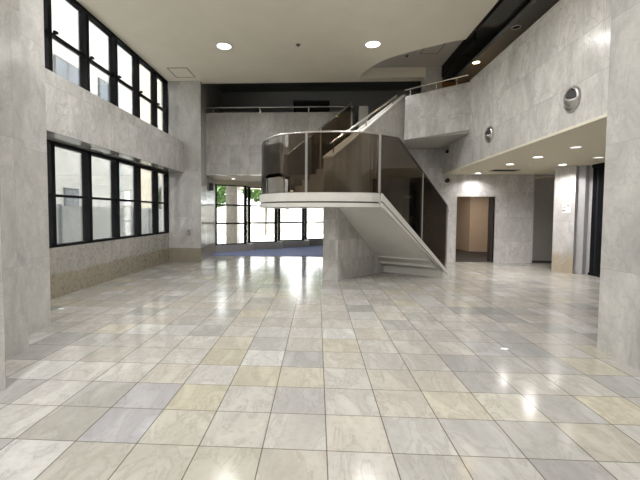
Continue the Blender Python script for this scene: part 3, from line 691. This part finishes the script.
ewin(11.5,12.75,5.2,6.6); ewin(13.9,15.1,5.3,6.75); ewin(11.85,12.6,1.5,2.3)
obj('drainpipe', MB().tube([(-8.52,15.3,0),(-8.52,15.3,11.5)], .05, 10), M_fence, t)
obj('ledge', MB().box(-8.6,-8.5,3,16.5,7.2,7.28), M_facade, t)
t = thing('building', 'cream building further along the alley behind the white one', 'building', (-9.5,20,0))
obj('wall', MB().box(-13,-9.6,17.2,30,-.05,10), M_facade2, t)
for y in (18.2, 20.6, 23.0, 25.6):
    for z in (2.6, 5.6):
        w = obj('window', MB().box(-9.62,-9.56,y,y+.9,z,z+1.1), M_dsteel, t); obj('pane', MB().box(-9.56,-9.55,y+.06,y+.84,z+.06,z+1.04), M_extwin, w)
t = thing('fence', 'pale panel fence with grey posts outside the lower side windows', 'fence', (-6.4,11,0))
for i in range(12):
    y = 6.25+i*1.2
    obj('panel', MB().box(-6.42,-6.39,y+.05,y+1.15,.0,1.62), M_fence, t)
    obj('post', MB().box(-6.44,-6.36,y-.05,y+.05,-.05,1.66), M_extwin, t)
def bush(x, y, z, r, h, n, label, seed, trunk=True, group=None, nm='tree', cat='tree'):
    rnd = random.Random(seed); t = thing(nm, label, cat, (x,y,-.05), group)
    mb = MB()
    for _ in range(n):
        while True:
            a, b, c = (rnd.uniform(-1,1) for _ in range(3))
            if .15 < a*a+b*b+c*c < 1: break
        cx_, cy_, cz_ = x+a*r, y+b*r, z+c*h; s = rnd.uniform(.06,.13); d = Vector((rnd.uniform(-1,1),rnd.uniform(-1,1),rnd.uniform(-.6,1))).normalized()
        e = d.orthogonal().normalized(); g_ = d.cross(e)
        P = [Vector((cx_,cy_,cz_))+e*s*1.4, Vector((cx_,cy_,cz_))+g_*s*.6, Vector((cx_,cy_,cz_))-e*s*1.4, Vector((cx_,cy_,cz_))-g_*s*.6]
        mb.add([tuple(p) for p in P]+[tuple(p+d*.01) for p in P], [(3,2,1,0),(4,5,6,7),(0,1,5,4),(1,2,6,5),(2,3,7,6),(3,0,4,7)])
    obj('foliage', mb, M_leaf, t)
    tr = MB().tube([(x,y,-.05),(x+.03,y,(z-.05)/2),(x,y,z)], .07, 8)
    for k_ in range(4):
        a = k_*1.6+.4; tr.tube([(x,y,z-h*.6),(x+math.cos(a)*r*.5,y+math.sin(a)*r*.5,z+h*.3)], .03, 6)
    obj('trunk', tr, M_bark, t)
bush(-7.28, 17.4, 2.1, .6, .75, 900, 'green shrub beside the fence seen in the last lower window', 11, nm='shrub', cat='shrub')
bush(-6.9, 24.0, 3.1, 1.2, 1.3, 2000, 'leafy green tree outside the leftmost entrance bay', 12)
bush(-3.6, 25.0, 3.5, 1.9, 1.3, 3000, 'wide green tree outside the second entrance bay', 13)
bush(.6, 26.5, 3.7, 1.3, 1.2, 2000, 'leafy green tree behind the landing, beyond the street wall', 14)
struct('pillar.006', MB().box(-4.0, -3.5, 15.6, 16.1, -.3, 6.1), marble('marble_outdoor_pillar', (.36,.33,.29), pw=2, ph=1.2), 'stone pillar outside the entrance glazing', 'pillar')
t = thing('street_wall', 'low white wall along the street beyond the entrance', 'wall', (0,28,0))
obj('wall', MB().box(-14, 10, 28, 28.3, -.05, 2.1), M_facade, t)

# ------------------------------------------------------------------ light
w = bpy.data.worlds.new('sky'); S.world = w; w.use_nodes = True
nt = w.node_tree; nt.nodes.clear()
ow = nt.nodes.new('ShaderNodeOutputWorld'); bg = nt.nodes.new('ShaderNodeBackground')
bg.inputs[0].default_value = (.97, .985, 1.0, 1); bg.inputs[1].default_value = 7.2
lk(nt, bg.outputs[0], ow.inputs[0])
sl = bpy.data.lights.new('sun', 'SUN'); sl.energy = 14; sl.angle = math.radians(2); sl.color = (1,.96,.9)
so = bpy.data.objects.new('sun', sl); COL.objects.link(so)
so.rotation_euler = Vector((.12, .6, -.8)).to_track_quat('-Z', 'Y').to_euler()

# ------------------------------------------------------------------ camera
F = 359.9; CX, CY = 299.5, 229.6; H = 3.646*.4
pitch, yaw, roll = (math.radians(a) for a in (2.51, -2.82, .36))
fwd = Vector((math.sin(yaw)*math.cos(pitch), math.cos(yaw)*math.cos(pitch), -math.sin(pitch)))
right = Vector((math.cos(yaw), -math.sin(yaw), 0)); up = right.cross(fwd)
r = math.cos(roll)*right+math.sin(roll)*up; u = -math.sin(roll)*right+math.cos(roll)*up
cam = bpy.data.cameras.new('camera'); co = bpy.data.objects.new('camera', cam); COL.objects.link(co)
Mx = Matrix((r, u, -fwd)).transposed().to_4x4(); Mx.translation = (0, 0, H); co.matrix_world = Mx
cam.sensor_width = 36; cam.sensor_fit = 'HORIZONTAL'; cam.lens = F/640*36
cam.shift_x = (320-CX)/640; cam.shift_y = -(240-CY)/640; cam.clip_start = .05
S.camera = co
S.view_settings.view_transform = 'Standard'; S.view_settings.look = 'None'; S.view_settings.gamma = 1; S.view_settings.exposure = 0.0
S.view_settings.use_curve_mapping = False
S.cycles.use_denoising = True
S.cycles.sample_clamp_indirect = 6
